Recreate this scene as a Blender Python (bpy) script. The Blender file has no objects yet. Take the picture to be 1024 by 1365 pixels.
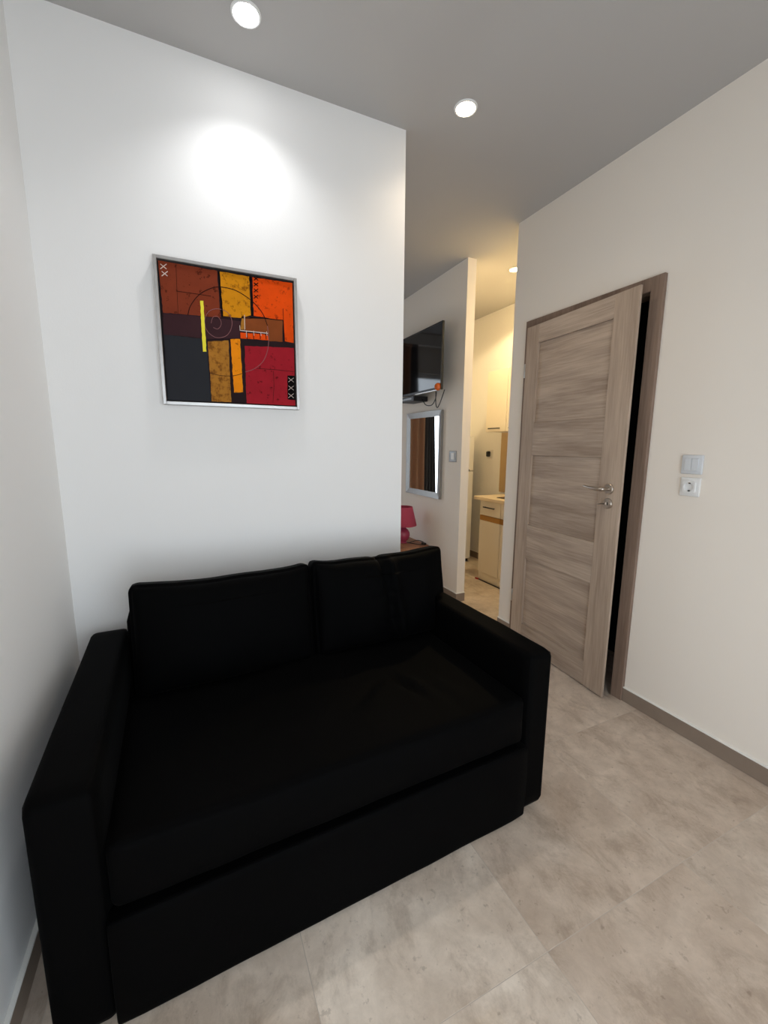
import bpy, bmesh, math, random
from mathutils import Vector, Matrix, noise

random.seed(7)
scene = bpy.context.scene
COL = scene.collection
PI = math.pi

# ------------------------------------------------------------------ camera
cam_data = bpy.data.cameras.new('camera')
cam_data.sensor_fit = 'HORIZONTAL'
cam_data.sensor_width = 36.0
cam_data.lens = 19.6264
cam_data.clip_start = 0.02
cam = bpy.data.objects.new('camera', cam_data)
COL.objects.link(cam)
_rt = (0.90761133, -0.41975698, 0.00676389)
_up = (0.06035190, 0.14640522, 0.98738197)
_fw = (0.41545074, 0.89575085, -0.15821217)
cam.matrix_world = Matrix(((_rt[0], _up[0], -_fw[0], 0.0),
                           (_rt[1], _up[1], -_fw[1], 0.0),
                           (_rt[2], _up[2], -_fw[2], 1.3127),
                           (0, 0, 0, 1)))
scene.camera = cam

# ------------------------------------------------------------------ world, daylight, exposure
world = bpy.data.worlds.new('sky')
scene.world = world
world.use_nodes = True
_bg = world.node_tree.nodes['Background']
_bg.inputs['Color'].default_value = (0.81, 0.905, 1.0, 1)
_bg.inputs['Strength'].default_value = 3.35

sun_data = bpy.data.lights.new('sun', 'SUN')
sun_data.energy = 3.2
sun_data.angle = math.radians(0.6)
sun_data.color = (1.0, 0.95, 0.88)
sun = bpy.data.objects.new('sun', sun_data)
COL.objects.link(sun)
sun.rotation_euler = Vector((-0.08, 0.42, -1.0)).to_track_quat('-Z', 'Y').to_euler()

scene.view_settings.view_transform = 'Standard'
scene.view_settings.look = 'None'
scene.view_settings.gamma = 1.0
scene.view_settings.exposure = 0.22
scene.view_settings.use_curve_mapping = False
scene.cycles.max_bounces = 12
scene.cycles.diffuse_bounces = 6
scene.cycles.use_denoising = True
scene.cycles.sample_clamp_indirect = 8.0


def portal(name, loc, rot, sx, sy):
    d = bpy.data.lights.new(name, 'AREA')
    d.shape = 'RECTANGLE'
    d.size, d.size_y = sx, sy
    d.cycles.is_portal = True
    o = bpy.data.objects.new(name, d)
    COL.objects.link(o)
    o.location = loc
    o.rotation_euler = rot
    return o


# room measures (metres)
XL, XR = -0.437, 1.992          # left wall, door wall
D = 1.889                       # picture wall
XP = 0.972                      # its free end
H = 2.705
Y2 = 2.2875                     # end of the door wall
YT = 2.824                      # start of the tv wall
XW = 2.09                       # rear face of door wall / tv wall
XK = 3.02                       # kitchen wall
YB = 5.0                        # bedroom rear wall
YK = 4.42                       # kitchen rear wall
YF = -0.9                       # wall behind the camera
TT = 0.1
BB = 0.072                      # baseboard height

portal('balcony_portal', (0.525, YF - 0.10, 0.97), (PI / 2, 0, 0), 1.6, 1.95)
portal('bedroom_portal', (0.47, YB + 0.10, 1.25), (-PI / 2, 0, 0), 1.2, 2.1)

# ------------------------------------------------------------------ materials
def new_mat(name):
    m = bpy.data.materials.new(name)
    m.use_nodes = True
    nt = m.node_tree
    return m, nt, nt.nodes['Principled BSDF']


def srgb(r, g, b):
    f = lambda c: (c / 255 / 12.92) if c <= 10 else ((c / 255 + 0.055) / 1.055) ** 2.4
    return (f(r), f(g), f(b), 1)


def plain(name, col, rough=0.5, metal=0.0, spec=0.5, var=0.0, scale=20, bump=0.0, emit=None, estr=0.0, sheen=0.0):
    m, nt, b = new_mat(name)
    b.inputs['Roughness'].default_value = rough
    b.inputs['Metallic'].default_value = metal
    b.inputs['Specular IOR Level'].default_value = spec
    b.inputs['Base Color'].default_value = col
    if sheen:
        b.inputs['Sheen Weight'].default_value = sheen
        b.inputs['Sheen Roughness'].default_value = 0.4
    if emit:
        b.inputs['Emission Color'].default_value = emit
        b.inputs['Emission Strength'].default_value = estr
    tc = nt.nodes.new('ShaderNodeTexCoord')
    nz = nt.nodes.new('ShaderNodeTexNoise')
    nz.inputs['Scale'].default_value = scale
    nz.inputs['Detail'].default_value = 5
    nt.links.new(tc.outputs['Object'], nz.inputs['Vector'])
    if var:
        mx = nt.nodes.new('ShaderNodeMix')
        mx.data_type = 'RGBA'
        mx.inputs[6].default_value = tuple(max(0, c * (1 - var)) for c in col[:3]) + (1,)
        mx.inputs[7].default_value = tuple(min(1, c * (1 + var)) for c in col[:3]) + (1,)
        nt.links.new(nz.outputs['Fac'], mx.inputs[0])
        nt.links.new(mx.outputs[2], b.inputs['Base Color'])
    if bump:
        bp = nt.nodes.new('ShaderNodeBump')
        bp.inputs['Strength'].default_value = bump
        bp.inputs['Distance'].default_value = 0.002
        nt.links.new(nz.outputs['Fac'], bp.inputs['Height'])
        nt.links.new(bp.outputs['Normal'], b.inputs['Normal'])
    return m


def wood(name, c0, c1, axis, rough=0.5, scale=1.0):
    """grain runs along the object axis given"""
    m, nt, b = new_mat(name)
    b.inputs['Roughness'].default_value = rough
    b.inputs['Specular IOR Level'].default_value = 0.3
    tc = nt.nodes.new('ShaderNodeTexCoord')
    oi = nt.nodes.new('ShaderNodeObjectInfo')
    add = nt.nodes.new('ShaderNodeVectorMath')
    mul = nt.nodes.new('ShaderNodeVectorMath')
    mul.operation = 'SCALE'
    mul.inputs[0].default_value = (3.1, 5.7, 4.3)
    nt.links.new(oi.outputs['Random'], mul.inputs['Scale'])
    nt.links.new(tc.outputs['Object'], add.inputs[0])
    nt.links.new(mul.outputs[0], add.inputs[1])

    def nzn(s_along, s_across, detail):
        mp = nt.nodes.new('ShaderNodeMapping')
        sc = [s_across * scale] * 3
        sc[axis] = s_along * scale
        mp.inputs['Scale'].default_value = sc
        nz = nt.nodes.new('ShaderNodeTexNoise')
        nz.inputs['Scale'].default_value = 1
        nz.inputs['Detail'].default_value = detail
        nz.inputs['Roughness'].default_value = 0.6
        nz.inputs['Distortion'].default_value = 0.3
        nt.links.new(add.outputs[0], mp.inputs['Vector'])
        nt.links.new(mp.outputs[0], nz.inputs['Vector'])
        return nz
    big = nzn(1.2, 11, 3)
    fine = nzn(5, 130, 4)
    mixf = nt.nodes.new('ShaderNodeMath')
    mixf.operation = 'MULTIPLY_ADD'
    mixf.inputs[1].default_value = 0.62
    nt.links.new(big.outputs['Fac'], mixf.inputs[0])
    m2 = nt.nodes.new('ShaderNodeMath')
    m2.operation = 'MULTIPLY'
    m2.inputs[1].default_value = 0.42
    nt.links.new(fine.outputs['Fac'], m2.inputs[0])
    nt.links.new(m2.outputs[0], mixf.inputs[2])
    rp = nt.nodes.new('ShaderNodeValToRGB')
    rp.color_ramp.elements[0].position = 0.36
    rp.color_ramp.elements[0].color = c0
    rp.color_ramp.elements[1].position = 0.68
    rp.color_ramp.elements[1].color = c1
    nt.links.new(mixf.outputs[0], rp.inputs[0])
    nt.links.new(rp.outputs[0], b.inputs['Base Color'])
    bp = nt.nodes.new('ShaderNodeBump')
    bp.inputs['Strength'].default_value = 0.15
    bp.inputs['Distance'].default_value = 0.001
    nt.links.new(fine.outputs['Fac'], bp.inputs['Height'])
    nt.links.new(bp.outputs['Normal'], b.inputs['Normal'])
    return m


def tile_material():
    m, nt, b = new_mat('concrete_look_tile')
    N, L = nt.nodes, nt.links
    geo = N.new('ShaderNodeNewGeometry')
    oi = N.new('ShaderNodeObjectInfo')
    off = N.new('ShaderNodeVectorMath')
    off.operation = 'SCALE'
    off.inputs[0].default_value = (13.0, 7.0, 5.0)
    L.new(oi.outputs['Random'], off.inputs['Scale'])
    add = N.new('ShaderNodeVectorMath')
    L.new(geo.outputs['Position'], add.inputs[0])
    L.new(off.outputs[0], add.inputs[1])

    def nz(scale, detail, rough=0.55, mp=None, dist=0.0):
        n = N.new('ShaderNodeTexNoise')
        n.inputs['Scale'].default_value = scale
        n.inputs['Detail'].default_value = detail
        n.inputs['Roughness'].default_value = rough
        n.inputs['Distortion'].default_value = dist
        src = add.outputs[0]
        if mp:
            q = N.new('ShaderNodeMapping')
            q.inputs['Rotation'].default_value = (0, 0, mp[0])
            q.inputs['Scale'].default_value = (mp[1], mp[2], 1)
            L.new(src, q.inputs['Vector'])
            src = q.outputs[0]
        L.new(src, n.inputs['Vector'])
        return n
    cloud = nz(3.2, 6, 0.62, dist=0.5)
    streak = nz(4.6, 12, 0.76, (0.2, 1.7, 1.0), 0.35)
    speck = nz(48, 3, 0.6)
    mottle = nz(17, 9, 0.72, None, 0.4)
    r1 = N.new('ShaderNodeValToRGB')
    e = r1.color_ramp.elements
    e[0].position, e[0].color = 0.30, srgb(184, 168, 152)
    e[1].position, e[1].color = 0.70, srgb(222, 210, 196)
    L.new(cloud.outputs['Fac'], r1.inputs[0])
    # darker worn streak patches
    r2 = N.new('ShaderNodeValToRGB')
    e = r2.color_ramp.elements
    e[0].position, e[0].color = 0.38, (0.72, 0.69, 0.66, 1)
    e[1].position, e[1].color = 0.50, (1, 1, 1, 1)
    L.new(streak.outputs['Fac'], r2.inputs[0])
    mul = N.new('ShaderNodeMix')
    mul.data_type, mul.blend_type = 'RGBA', 'MULTIPLY'
    mul.inputs[0].default_value = 0.75
    L.new(r1.outputs[0], mul.inputs[6])
    L.new(r2.outputs[0], mul.inputs[7])
    r3 = N.new('ShaderNodeValToRGB')
    e = r3.color_ramp.elements
    e[0].position, e[0].color = 0.29, (0.62, 0.60, 0.58, 1)
    e[1].position, e[1].color = 0.36, (1, 1, 1, 1)
    L.new(speck.outputs['Fac'], r3.inputs[0])
    mul2 = N.new('ShaderNodeMix')
    mul2.data_type, mul2.blend_type = 'RGBA', 'MULTIPLY'
    mul2.inputs[0].default_value = 0.6
    L.new(mul.outputs[2], mul2.inputs[6])
    L.new(r3.outputs[0], mul2.inputs[7])
    r4 = N.new('ShaderNodeValToRGB')
    e = r4.color_ramp.elements
    e[0].position, e[0].color = 0.32, (0.86, 0.85, 0.84, 1)
    e[1].position, e[1].color = 0.68, (1.06, 1.06, 1.06, 1)
    L.new(mottle.outputs['Fac'], r4.inputs[0])
    mul3 = N.new('ShaderNodeMix')
    mul3.data_type, mul3.blend_type = 'RGBA', 'MULTIPLY'
    mul3.inputs[0].default_value = 1.0
    L.new(mul2.outputs[2], mul3.inputs[6])
    L.new(r4.outputs[0], mul3.inputs[7])
    # each tile its own tone
    tone = N.new('ShaderNodeVectorMath')
    tone.operation = 'MULTIPLY'
    L.new(mul3.outputs[2], tone.inputs[0])
    L.new(oi.outputs['Color'], tone.inputs[1])
    L.new(tone.outputs[0], b.inputs['Base Color'])
    b.inputs['Roughness'].default_value = 0.42
    b.inputs['Specular IOR Level'].default_value = 0.4
    bp = N.new('ShaderNodeBump')
    bp.inputs['Strength'].default_value = 0.12
    bp.inputs['Distance'].default_value = 0.002
    L.new(streak.outputs['Fac'], bp.inputs['Height'])
    L.new(bp.outputs['Normal'], b.inputs['Normal'])
    return m


M = {}
M['wall'] = plain('white_wall_paint', srgb(239, 238, 236), 0.7, spec=0.2, bump=0.12, scale=160)
M['wall_cream'] = plain('cream_wall_paint', srgb(240, 232, 221), 0.7, spec=0.2, bump=0.12, scale=160)
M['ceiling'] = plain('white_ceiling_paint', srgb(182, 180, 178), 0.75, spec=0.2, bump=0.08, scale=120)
M['tile'] = tile_material()
M['grout'] = plain('pale_grout', srgb(192, 181, 168), 0.9, var=0.10)
M['skirt'] = plain('brown_grey_skirting_tile', srgb(140, 124, 110), 0.45, var=0.14, scale=14)
M['bead'] = plain('white_silicone', srgb(240, 238, 232), 0.5)
M['velvet'] = plain('black_velvet', (0.0004, 0.0004, 0.0005, 1), 0.72, spec=0.045, bump=0.25, scale=90, sheen=0.0055)
M['door_v'] = wood('grey_oak_upright', srgb(154, 134, 117), srgb(193, 173, 154), 2)
M['door_h'] = wood('grey_oak_across', srgb(148, 129, 113), srgb(198, 179, 161), 1)
M['door_dark'] = wood('grey_oak_frame', srgb(112, 92, 79), srgb(146, 124, 108), 2)
M['nickel'] = plain('brushed_nickel', srgb(190, 180, 170), 0.28, metal=1.0, var=0.05, scale=60)
M['steel'] = plain('bare_steel', srgb(200, 198, 195), 0.35, metal=1.0)
M['silver'] = plain('silver_leaf_frame', srgb(196, 194, 192), 0.38, metal=0.85, var=0.10, scale=30, bump=0.2)
M['silver_dark'] = plain('brushed_grey_silver', srgb(158, 157, 155), 0.42, metal=0.8, var=0.12, scale=40, bump=0.2)
M['mirror'] = plain('mirror_glass', (0.9, 0.91, 0.9, 1), 0.01, metal=1.0)
M['plastic_w'] = plain('white_plastic', srgb(232, 232, 230), 0.35, spec=0.5)
M['plastic_g'] = plain('pale_grey_plastic', srgb(214, 217, 220), 0.3)
M['plastic_s'] = plain('silver_plastic', srgb(160, 162, 164), 0.35, metal=0.3)
M['hole'] = plain('dark_socket_hole', (0.01, 0.01, 0.01, 1), 0.6)
M['black'] = plain('black_plastic', (0.008, 0.008, 0.009, 1), 0.4)
M['screen'] = plain('glossy_black_screen', (0.004, 0.004, 0.005, 1), 0.06, spec=0.5)
M['orange'] = plain('orange_plastic', srgb(215, 100, 25), 0.4)
M['pink'] = plain('pink_ceramic', srgb(170, 62, 92), 0.25, var=0.05)
M['pink_shade'] = plain('pink_fabric_shade', srgb(190, 72, 96), 0.8, var=0.06, scale=90, bump=0.2)
M['oak'] = wood('warm_brown_wood', srgb(150, 100, 72), srgb(184, 134, 100), 1)
M['oak_strip'] = wood('golden_oak_strip', srgb(158, 112, 52), srgb(186, 140, 78), 1)
M['cab'] = plain('cream_cabinet_laminate', srgb(236, 228, 212), 0.35, var=0.01)
M['worktop'] = plain('pale_worktop_laminate', srgb(222, 206, 180), 0.4, var=0.07, scale=40)
M['fridge'] = plain('white_fridge_enamel', srgb(228, 226, 220), 0.3)
M['splash'] = plain('tan_splash_panel', srgb(186, 158, 116), 0.4, var=0.06, scale=12)
M['curtain_g'] = plain('charcoal_curtain_fabric', srgb(96, 97, 99), 0.9, var=0.1, scale=60)
M['curtain_b'] = plain('brown_curtain_fabric', srgb(186, 142, 110), 0.9, var=0.08, scale=60)
M['pvc'] = plain('white_window_pvc', srgb(238, 238, 238), 0.35)
M['red'] = plain('red_rubber', srgb(170, 24, 18), 0.5)
M['canvas_edge'] = plain('black_canvas_edge', (0.01, 0.009, 0.009, 1), 0.7)


# ------------------------------------------------------------------ mesh helpers
def bm_box(x0, x1, y0, y1, z0, z1, bev=0.0, seg=2):
    bm = bmesh.new()
    bmesh.ops.create_cube(bm, size=1.0)
    for v in bm.verts:
        v.co = Vector((x0 + (v.co.x + .5) * (x1 - x0), y0 + (v.co.y + .5) * (y1 - y0), z0 + (v.co.z + .5) * (z1 - z0)))
    if bev > 0:
        bmesh.ops.bevel(bm, geom=bm.edges[:], offset=bev, segments=seg, profile=0.5, affect='EDGES')
    return bm


def bm_join(*bms):
    out = bmesh.new()
    for b in bms:
        me = bpy.data.meshes.new('tmp')
        b.to_mesh(me)
        out.from_mesh(me)
        bpy.data.meshes.remove(me)
        b.free()
    return out


def bm_xform(bm, mat):
    bmesh.ops.transform(bm, matrix=mat, verts=bm.verts)
    return bm


def bm_lathe(profile, seg=32, cap=True):
    """profile: list of (r, z) from bottom to top, about Z"""
    bm = bmesh.new()
    rings = []
    for r, z in profile:
        rings.append([bm.verts.new((r * math.cos(2 * PI * k / seg), r * math.sin(2 * PI * k / seg), z)) for k in range(seg)])
    for a, b in zip(rings[:-1], rings[1:]):
        for k in range(seg):
            bm.faces.new((a[k], a[(k + 1) % seg], b[(k + 1) % seg], b[k]))
    if cap:
        bm.faces.new(list(reversed(rings[0])))
        bm.faces.new(rings[-1])
    return bm


def bm_tube(pts, r, seg=10, radii=None):
    """sweep a circle along points"""
    bm = bmesh.new()
    pts = [Vector(p) for p in pts]
    rings = []
    up = Vector((0.13, 0.21, 0.97)).normalized()
    for i, p in enumerate(pts):
        t = (pts[min(i + 1, len(pts) - 1)] - pts[max(i - 1, 0)]).normalized()
        a = t.cross(up)
        if a.length < 1e-3:
            a = t.cross(Vector((1, 0, 0)))
        a.normalize()
        b = t.cross(a)
        rr = radii[i] if radii else r
        rings.append([bm.verts.new(p + (a * math.cos(2 * PI * k / seg) + b * math.sin(2 * PI * k / seg)) * rr) for k in range(seg)])
    for q, w in zip(rings[:-1], rings[1:]):
        for k in range(seg):
            bm.faces.new((q[k], q[(k + 1) % seg], w[(k + 1) % seg], w[k]))
    bm.faces.new(list(reversed(rings[0])))
    bm.faces.new(rings[-1])
    bmesh.ops.recalc_face_normals(bm, faces=bm.faces[:])
    return bm


def smooth_path(pts, n=8):
    pts = [Vector(p) for p in pts]
    out = []
    for i in range(len(pts) - 1):
        p0 = pts[max(i - 1, 0)]; p1 = pts[i]; p2 = pts[i + 1]; p3 = pts[min(i + 2, len(pts) - 1)]
        for k in range(n):
            t = k / n
            out.append(0.5 * ((2 * p1) + (-p0 + p2) * t + (2 * p0 - 5 * p1 + 4 * p2 - p3) * t * t + (-p0 + 3 * p1 - 3 * p2 + p3) * t ** 3))
    out.append(pts[-1])
    return out


def bm_prism(poly, z0, z1):
    bm = bmesh.new()
    a = [bm.verts.new((x, y, z0)) for x, y in poly]
    b = [bm.verts.new((x, y, z1)) for x, y in poly]
    bm.faces.new(list(reversed(a)))
    bm.faces.new(b)
    n = len(poly)
    for k in range(n):
        bm.faces.new((a[k], a[(k + 1) % n], b[(k + 1) % n], b[k]))
    bmesh.ops.recalc_face_normals(bm, faces=bm.faces[:])
    return bm


def bm_cushion(w, d, h, r, n=22, fn=None):
    """rounded box centred at the origin; fn(unit_vector_in_box, co) -> displaced co"""
    bm = bmesh.new()
    bmesh.ops.create_cube(bm, size=2.0)
    bmesh.ops.subdivide_edges(bm, edges=bm.edges[:], cuts=n, use_grid_fill=True)
    hv = Vector((w / 2, d / 2, h / 2))
    for v in bm.verts:
        u = v.co.copy()
        # spread samples towards the edges so the rounding is smooth
        s = Vector([math.copysign(abs(c) ** 0.8, c) if abs(c) < 1 else c for c in u])
        p = Vector([s[i] * hv[i] for i in range(3)])
        q = Vector([max(-(hv[i] - r), min(hv[i] - r, p[i])) for i in range(3)])
        dlt = p - q
        if dlt.length > 1e-9:
            p = q + dlt.normalized() * min(r, r)
        v.co = fn(s, p) if fn else p
    return bm


ORIGIN = {}


def obj(name, bm, mat, parent=None, world=True, smooth=False, angle=None):
    """link one mesh object; world=True: coordinates are world, shifted to the parent's base"""
    if parent is not None and world:
        bmesh.ops.translate(bm, vec=-Vector(ORIGIN[parent.name]), verts=bm.verts)
    me = bpy.data.meshes.new(name)
    bm.to_mesh(me)
    bm.free()
    if isinstance(mat, str):
        mat = M[mat]
    me.materials.append(mat)
    if smooth:
        for p in me.polygons:
            p.use_smooth = True
    o = bpy.data.objects.new(name, me)
    COL.objects.link(o)
    if smooth and angle:
        me.set_sharp_from_angle(angle=math.radians(angle))
    if parent is not None:
        o.parent = parent
        ORIGIN[o.name] = ORIGIN[parent.name]
    else:
        ORIGIN[o.name] = (0, 0, 0)
    return o


def tag(o, label, cat, group=None, kind=None):
    o['label'] = label
    o['category'] = cat
    if group:
        o['group'] = group
    if kind:
        o['kind'] = kind
    return o


def thing(name, label, cat, loc=(0, 0, 0), rotz=0.0, group=None, kind=None):
    o = bpy.data.objects.new(name, None)
    o.empty_display_size = 0.05
    COL.objects.link(o)
    o.location = loc
    o.rotation_euler = (0, 0, rotz)
    ORIGIN[o.name] = tuple(loc)
    return tag(o, label, cat, group, kind)


# ------------------------------------------------------------------ the setting
def structure(name, bm, mat, label, cat):
    o = obj(name, bm, mat)
    return tag(o, label, cat, kind='structure')


# floor: grout bed and single tiles
floor = structure('floor', bm_box(XL - TT, XK + TT, YF - 0.12, YB + 0.12, -0.12, -0.0003), 'grout',
                  'beige grey concrete-look tiled floor with thin pale joints', 'floor')
T, GAP = 0.58, 0.0018
_tile_cache = {}
# printed tone of the tiles: (lightness, warmth)
TONES = {(-1, -1): (1.24, -.2), (-1, 0): (1.18, 0), (0, -1): (.92, 1.2), (0, 0): (.93, 1.2), (1, -1): (1.0, .5), (1, 0): (.91, 1.2), (1, 1): (1.02, .8), (0, 1): (.95, 1), (-2, -1): (1.2, 0), (-2, 0): (1.16, 0), (1, -2): (.96, .6), (0, -2): (.98, .6)}
ix0 = math.floor((XL - 0.777) / T); ix1 = math.ceil((XK - 0.777) / T)
iy0 = math.floor((YF - 0.636) / T); iy1 = math.ceil((YB - 0.636) / T)
for i in range(ix0, ix1):
    for j in range(iy0, iy1):
        x0 = max(XL - 0.02, 0.777 + i * T + GAP / 2); x1 = min(XK + 0.02, 0.777 + (i + 1) * T - GAP / 2)
        y0 = max(YF - 0.10, 0.636 + j * T + GAP / 2); y1 = min(YB + 0.10, 0.636 + (j + 1) * T - GAP / 2)
        if x1 - x0 < 0.01 or y1 - y0 < 0.01:
            continue
        key = (round(x1 - x0, 4), round(y1 - y0, 4))
        if key not in _tile_cache:
            bm = bm_box(-key[0] / 2, key[0] / 2, -key[1] / 2, key[1] / 2, -0.008, 0.0, 0.0002, 1)
            me = bpy.data.meshes.new('tile')
            bm.to_mesh(me); bm.free()
            me.materials.append(M['tile'])
            _tile_cache[key] = me
        o = bpy.data.objects.new('tile', _tile_cache[key])
        COL.objects.link(o)
        o.parent = floor
        g, w_ = TONES.get((i, j), (random.uniform(.90, 1.04), random.uniform(0, 1)))
        o.color = (g * (1 + .035 * w_), g * (1 - .012 * w_), g * (1 - .045 * w_), 1)
        o.location = ((x0 + x1) / 2, (y0 + y1) / 2, 0)

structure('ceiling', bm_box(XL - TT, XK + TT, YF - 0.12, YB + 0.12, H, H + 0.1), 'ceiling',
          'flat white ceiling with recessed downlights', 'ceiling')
structure('wall_left', bm_box(XL - TT, XL, YF - 0.12, YB + 0.12, -0.004, H), 'wall',
          'plain white wall beside the left arm of the sofa', 'wall')
structure('wall_back', bm_box(XL, XP, D, D + 0.11, -0.004, H), 'wall',
          'white partition wall with the framed abstract painting', 'wall')
DY0, DY1, DZ = 1.352, 2.098, 2.022          # clear door opening
structure('wall_right', bm_join(
    bm_box(XR, XW, YF, DY0, -0.004, H), bm_box(XR, XW, DY1, Y2, -0.004, H), bm_box(XR, XW, DY0, DY1, DZ, H)), 'wall_cream',
    'white wall with the oak door, light switch and socket', 'wall')
structure('wall_tv', bm_box(XR, XW - 0.02, YT, YB, -0.004, H), 'wall_cream',
          'white wall end carrying the television and mirror', 'wall')
structure('wall_kitchen', bm_box(XK, XK + TT, YF, YB + 0.12, -0.004, H), 'wall',
          'warm lit kitchen wall behind the cream cabinets', 'wall')
structure('wall_kitchen_rear', bm_box(XW - 0.02, XK, YK, YK + TT, -0.004, H), 'wall',
          'kitchen end wall behind the fridge', 'wall')
structure('wall_kitchen_near', bm_box(XW, XK, Y2 - 0.1, Y2, -0.004, H), 'wall',
          'wall closing the kitchen towards the room behind the oak door', 'wall')
M['gap_dark'] = plain('door_gap_darkener', srgb(30, 30, 32), .5, var=.1, scale=6)  # near-black screen, added behind the ajar door so its gap stays black
structure('added_dark_wall', bm_join(bm_box(2.42, 2.48, .95, Y2 - .1, -0.0005, H), bm_box(XW, 2.42, .95, 1.01, -0.0005, H)), 'gap_dark',
          'added dark screen that keeps the gap of the oak door black', 'wall')
# bedroom rear wall with its window opening, wall behind the camera with the balcony opening
WX0, WX1, WZ0, WZ1 = -0.15, 1.09, 0.25, 2.25
structure('wall_bedroom', bm_join(
    bm_box(XL, WX0, YB, YB + 0.12, -0.004, H), bm_box(WX1, XR, YB, YB + 0.12, -0.004, H),
    bm_box(WX0, WX1, YB, YB + 0.12, -0.004, WZ0), bm_box(WX0, WX1, YB, YB + 0.12, WZ1, H)), 'wall',
    'bedroom wall with the curtained window, seen in the mirror', 'wall')
BX0, BX1, BZ1 = -0.30, 1.35, 1.95
structure('wall_front', bm_join(
    bm_box(XL, BX0, YF - 0.12, YF, -0.004, H), bm_box(BX1, XK, YF - 0.12, YF, -0.004, H),
    bm_box(BX0, BX1, YF - 0.12, YF, BZ1, H)), 'wall',
    'wall with the open balcony doorway opposite the picture wall', 'wall')


def window_frame(name, x0, x1, z0, z1, y0, y1, label, bars):
    t = thing(name, label, 'window', ((x0 + x1) / 2, (y0 + y1) / 2, z0), kind='structure')
    f = 0.06
    obj('frame', bm_join(bm_box(x0, x0 + f, y0, y1, z0, z1, .004, 1), bm_box(x1 - f, x1, y0, y1, z0, z1, .004, 1),
                         bm_box(x0 + f, x1 - f, y0, y1, z1 - f, z1, .004, 1)), 'pvc', t)
    for b in bars:
        obj('mullion', bm_box(b - .04, b + .04, y0, y1, z0, z1 - f, .004, 1), 'pvc', t)
    return t


window_frame('window_1', BX0, BX1, -0.004, BZ1, YF - 0.09, YF - 0.03, 'white framed open balcony doorway behind the camera', [])
window_frame('window_2', WX0, WX1, WZ0, WZ1, YB + 0.03, YB + 0.09, 'white framed bedroom window between the curtains', [0.42])


# baseboards (tile upstands with a white silicone bead on top)
def baseboard(name, x0, x1, y0, y1, label, bead):
    o = structure(name, bm_box(x0, x1, y0, y1, 0.0, BB, .0012, 1), 'skirt', label, 'baseboard')
    bx0, bx1, by0, by1 = bead
    obj('silicone_bead', bm_box(bx0, bx1, by0, by1, BB - .0005, BB + .006, .0015, 1), 'bead', o)
    return o


S = 0.011
baseboard('baseboard_right', XR - S, XR, YF, 1.298, 'brown grey tile baseboard below the switch and socket', (XR - .0125, XR, YF, 1.298))
baseboard('baseboard_door', XR - S, XR, 2.152, Y2, 'short tile baseboard between the oak door and the kitchen opening', (XR - .0125, XR, 2.152, Y2))
baseboard('baseboard_left', XL, XL + S, YF, D, 'tile baseboard along the wall by the left sofa arm', (XL, XL + .0125, YF, D))
baseboard('baseboard_back', XL + S, XP, D - S, D, 'tile baseboard behind the sofa', (XL + S, XP, D - .0125, D))
baseboard('baseboard_tv', XR - S, XR, YT - S, YB, 'tile baseboard under the mirror', (XR - .0125, XR, YT - .0125, YB))
baseboard('baseboard_tv_end', XR, XW - 0.02, YT - S, YT, 'tile baseboard across the free end of the television wall', (XR, XW - 0.02, YT - .0125, YT))
baseboard('baseboard_kitchen', XK - S, XK, 3.285, YK, 'tile baseboard between the fridge and the kitchen cabinets', (XK - .0125, XK, 3.285, YK))


# ------------------------------------------------------------------ oak door
door = thing('door_1', 'grey-brown oak panel door standing slightly ajar', 'door', (XR, 1.72, 0), kind='structure')
CO, CZ = 0.018, 2.08
obj('casing', bm_box(XR - CO, XR + .02, 1.298, 1.360, 0, CZ, .002, 1), 'door_dark', door)
obj('casing', bm_box(XR - CO, XR + .02, 2.090, 2.152, 0, CZ, .002, 1), 'door_dark', door)
obj('casing', bm_box(XR - CO, XR + .02, 1.360, 2.090, 2.018, CZ, .002, 1), 'door_dark', door)
obj('jamb', bm_box(XR + .02, XW, DY0, 1.360, 0, DZ - .006), 'door_dark', door)
obj('jamb', bm_box(XR + .02, XW, 2.090, DY1, 0, DZ - .006), 'door_dark', door)
obj('jamb', bm_box(XR + .02, XW, DY0, DY1, DZ - .006, DZ), 'door_dark', door)
# leaf: local x = thickness (0 face towards the room, + into the frame), local y runs from the hinge towards -y
LW, LT, LZ0, LZ1 = 0.772, 0.040, 0.008, 2.034
leaf = bpy.data.objects.new('leaf', None)
COL.objects.link(leaf)
leaf.parent = door
HX, HY = XR - CO - .002, 2.120
leaf.location = (HX - XR, HY - 1.72, 0)
leaf.rotation_euler = (0, 0, math.radians(-4.7))
ORIGIN['leaf'] = (0, 0, 0)
leaf.empty_display_size = 0.05


LIP = .014                                  # rebated lip lying over the casing


def stile(ya, yb, ra, rb):
    return obj('stile', bm_join(bm_box(-LIP, -.001, -yb, -ya, LZ0, LZ1, .002, 2),
                                bm_box(-.002, LT - LIP, -rb, -ra, LZ0, LZ1 - .030, .001, 1)), 'door_v', leaf, world=False)


def lbox(name, ya, yb, z0, z1, xa, xb, mat, bev=.002):
    # ya<yb measured from the hinge edge; the room face is at x = 0, negative x stands out into the room
    return obj(name, bm_box(xa - LIP, xb - LIP, -yb, -ya, z0, z1, bev, 2), mat, leaf, world=False)


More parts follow.
